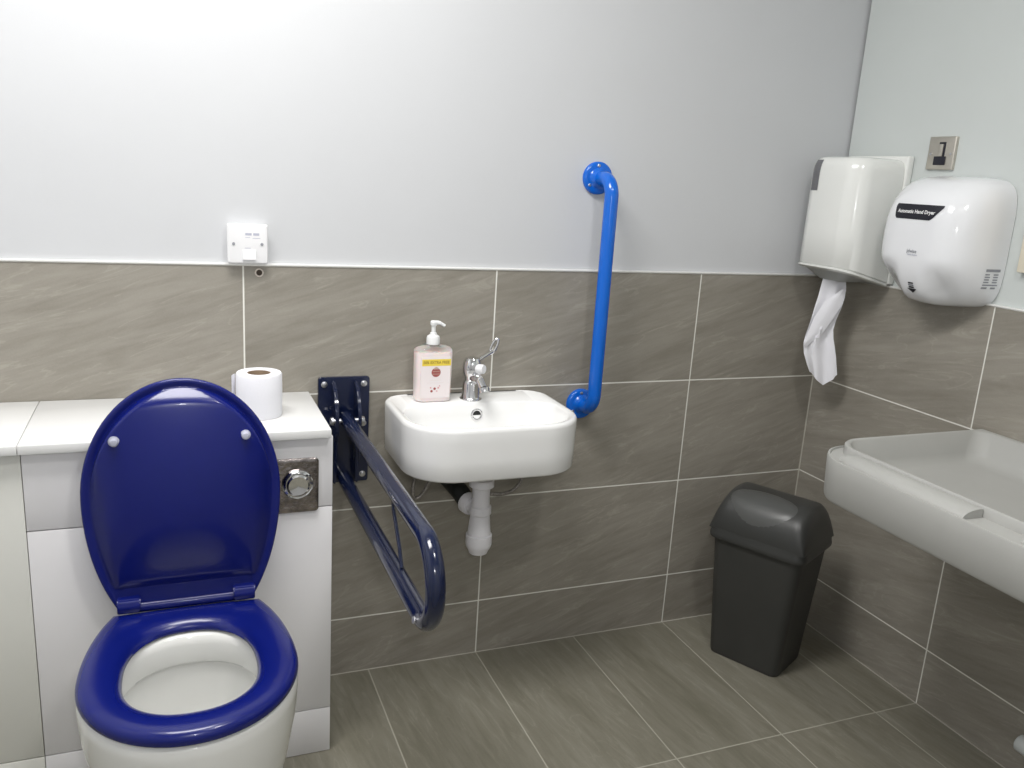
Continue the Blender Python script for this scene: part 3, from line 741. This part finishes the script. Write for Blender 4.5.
# lid: arched section across the short side, flat ends drawn in
NA = 40
zb_, zr, hw, hd = .360, .487, .135, .1095
def arch(k, n):   # cross-section from front lower edge over the top to the back lower edge
    a = PI*k/n; e = .84
    y = -math.copysign(abs(math.cos(a))**e, math.cos(a)); z = abs(math.sin(a))**.92
    return y, z
bm = BM(); rows = []
NXS = 30
for i in range(NXS+1):
    # station along the long axis, with rounded shoulders at each end
    u = -1+2*i/NXS; x = hw*math.copysign(1-(1-abs(u))**1.6, u) if abs(u) > 0 else 0
    f = max(0., (abs(x)/hw-.70)/.30); kz = (1-f**2.6*1.0)**.62 if f < 1 else 0
    ky = 1-.04*f**3
    row = []
    for k in range(NA+1):
        y, z = arch(k, NA); row.append((x, y*hd*ky, zb_+.018+(zr-zb_-.018)*z*(kz if kz > .0 else 0)))
    rows.append(row)
loft(bm, rows, False, False, closed=False)
bmesh.ops.remove_doubles(bm, verts=bm.verts, dist=.0004)
lidbv = BVHTree.FromBMesh(bm)
loft(bm, [bl(.1295, .1035, .353, .028), bl(.137, .1115, .353, .030), bl(.1385, .113, .357, .031), bl(.1385, .113, .364, .031), bl(.137, .1115, .369, .030), bl(.1345, .1095, .383, .026)], False, False)
obj('lid', bm, M['bin_lid'], bt, local=True, angle=55)
# oval swing flap dished into the front slope of the lid
bm = BM(); rows = []
cen = (-.008, -.061)
NR, NT = 9, 44
for j in range(NR+1):
    s = j/NR; row = []
    for i in range(NT):
        a = 2*PI*i/NT; x = cen[0]+.094*s*math.cos(a); y = cen[1]+.045*s*math.sin(a)
        h = lidbv.ray_cast(Vector((x, y, 1)), Vector((0, 0, -1))); z = h[0].z if h[0] else .45
        d = .0028 if s < .86 else .0028-.0032*(s-.86)/.14
        row.append((x, y, z+d+.004*math.cos(min(1, s)*PI/2)))
    rows.append(row)
loft(bm, rows[::-1], False, False)
vs_c = None
bmesh.ops.remove_doubles(bm, verts=bm.verts, dist=.0003)
obj('swing_flap', bm, M['flap'], bt, local=True, angle=60)

# ------------------------------------------------------------------ fold-down changing table on the right wall
TX0, TY1, TY0 = 1.118, -.580, -1.46
t = thing('changing_table', 'grey plastic fold-down changing tray projecting from the right wall', 'changing table', (C, (TY0+TY1)/2, .66))
def tr_(x0, y1, z, r=.105, x1=C-.001, y0=None, rb=.004):
    y0 = TY0-(y1-TY1) if y0 is None else y0
    return [(a, b, z) for a, b in rrect(x0, x1, y0, y1, (rb, r, r, rb), 10)]
bm = BM()
loft(bm, [tr_(TX0+.03, TY1-.02, .655, .08), tr_(TX0+.010, TY1-.006, .657, .095), tr_(TX0+.004, TY1-.002, .664), tr_(TX0+.001, TY1-.0005, .72), tr_(TX0, TY1, .747), tr_(TX0+.0015, TY1, .7505), tr_(TX0+.006, TY1-.001, .7505), tr_(TX0+.008, TY1-.0015, .746),
          tr_(TX0+0.058, TY1-.003, .746, .075), tr_(TX0+0.059, TY1-.003, .764, .075), tr_(TX0+0.061, TY1-.005, .7665, .075), tr_(TX0+0.066, TY1-.010, .7665, .07, C-.012, rb=.03), tr_(TX0+0.069, TY1-.013, .764, .07, C-.016, rb=.03),
          tr_(TX0+0.074, TY1-.026, .72, .065, C-.032, rb=.04), tr_(TX0+0.082, TY1-.036, .703, .06, C-.044, rb=.04), tr_(TX0+.09, TY1-.05, .697, .055, C-.06, rb=.035)])
obj('tray', bm, M['tray'], t, angle=42)
for y0, y1 in ((-.972, -.655), (-1.44, -1.075)):
    bm = BM(); ringsb = []
    for y, s in ((y0, .96), (y0+.004, 1), (y1-.03, 1), (y1-.012, .9), (y1, .55)):
        ringsb.append([(TX0+.0075+ (a*.047 if s > .9 else .014+a*.026*s), y, .7462+b*.0165*s) for a, b in ((0, .08), (.10, .45), (.25, .72), (.45, .90), (.7, 1), (.95, 1.02), (1.05, .95), (1.05, 0), (0, 0))])
    loft(bm, ringsb); obj('edge_strip', bm, M['tray'], t, angle=50)
bm = BM(); box(bm, C-.03, C-.0005, TY0+.03, TY1-.04, .60, .656, .006); obj('wall_bracket', bm, M['tray'], t)

# white pipe end at the bottom right
bm = BM(); yy = -.846
lathe(bm, [(.006, 0), (.0155, .001), (.0195, .004), (.0205, .010), (.0205, .040), (.0175, .041), (.0175, .60)], (1.618, yy, .098), (0, -1, 0), 30)
tag(obj('waste_pipe', bm, M['light_box'], loc=(1.618, yy, .098)), 'white capped pipe end low on the right wall at the lower right corner', 'pipe')

# ------------------------------------------------------------------ lights
def area(name, loc, size, power, target=None, color=(1, 1, 1), shape='DISK', spread=PI, size_y=.3):
    l = bpy.data.lights.new(name, 'AREA'); l.shape = shape; l.size = size; l.size_y = size_y; l.energy = power; l.color = color; l.spread = spread
    o = bpy.data.objects.new(name, l); COL.objects.link(o); o.location = loc
    if target is not None: o.rotation_euler = (Vector(target)-Vector(loc)).to_track_quat('-Z', 'Y').to_euler()
    return o
area('ceiling_lamp', (-.19, -.74, H-.03), .85, 29, color=(1, .985, .97), shape='RECTANGLE', size_y=.5)
area('ceiling_lamp', (.55, -1.60, H-.03), .25, 12, color=(1, .985, .96))
area('fill_lamp', (-.12, -2.02, 1.42), .07, 3.6, target=(.3, 0, .8))
w = bpy.data.worlds.new('world'); SC.world = w; w.use_nodes = True
bg = w.node_tree.nodes['Background']; bg.inputs[0].default_value = (.8, .85, .9, 1); bg.inputs[1].default_value = .1

# ------------------------------------------------------------------ camera (solved from the tile grid)
cam = bpy.data.cameras.new('camera'); co = bpy.data.objects.new('camera', cam); COL.objects.link(co); SC.camera = co
yaw, pit, rol = .39406, -.24109, .06302
f = Vector((math.sin(yaw)*math.cos(pit), math.cos(yaw)*math.cos(pit), math.sin(pit)))
r = f.cross(Vector((0, 0, 1))).normalized(); u = r.cross(f)
c_, s_ = math.cos(rol), math.sin(rol); r2 = c_*r+s_*u; u2 = -s_*r+c_*u
mt = Matrix((r2, u2, -f)).transposed().to_4x4(); mt.translation = Vector((-.15056, -1.94724, 1.28221)); co.matrix_world = mt
cam.sensor_width = 36; cam.lens = 841.18*36/1024; cam.clip_start = .02

SC.view_settings.view_transform = 'Standard'
SC.view_settings.look = 'None'
SC.view_settings.exposure = 0
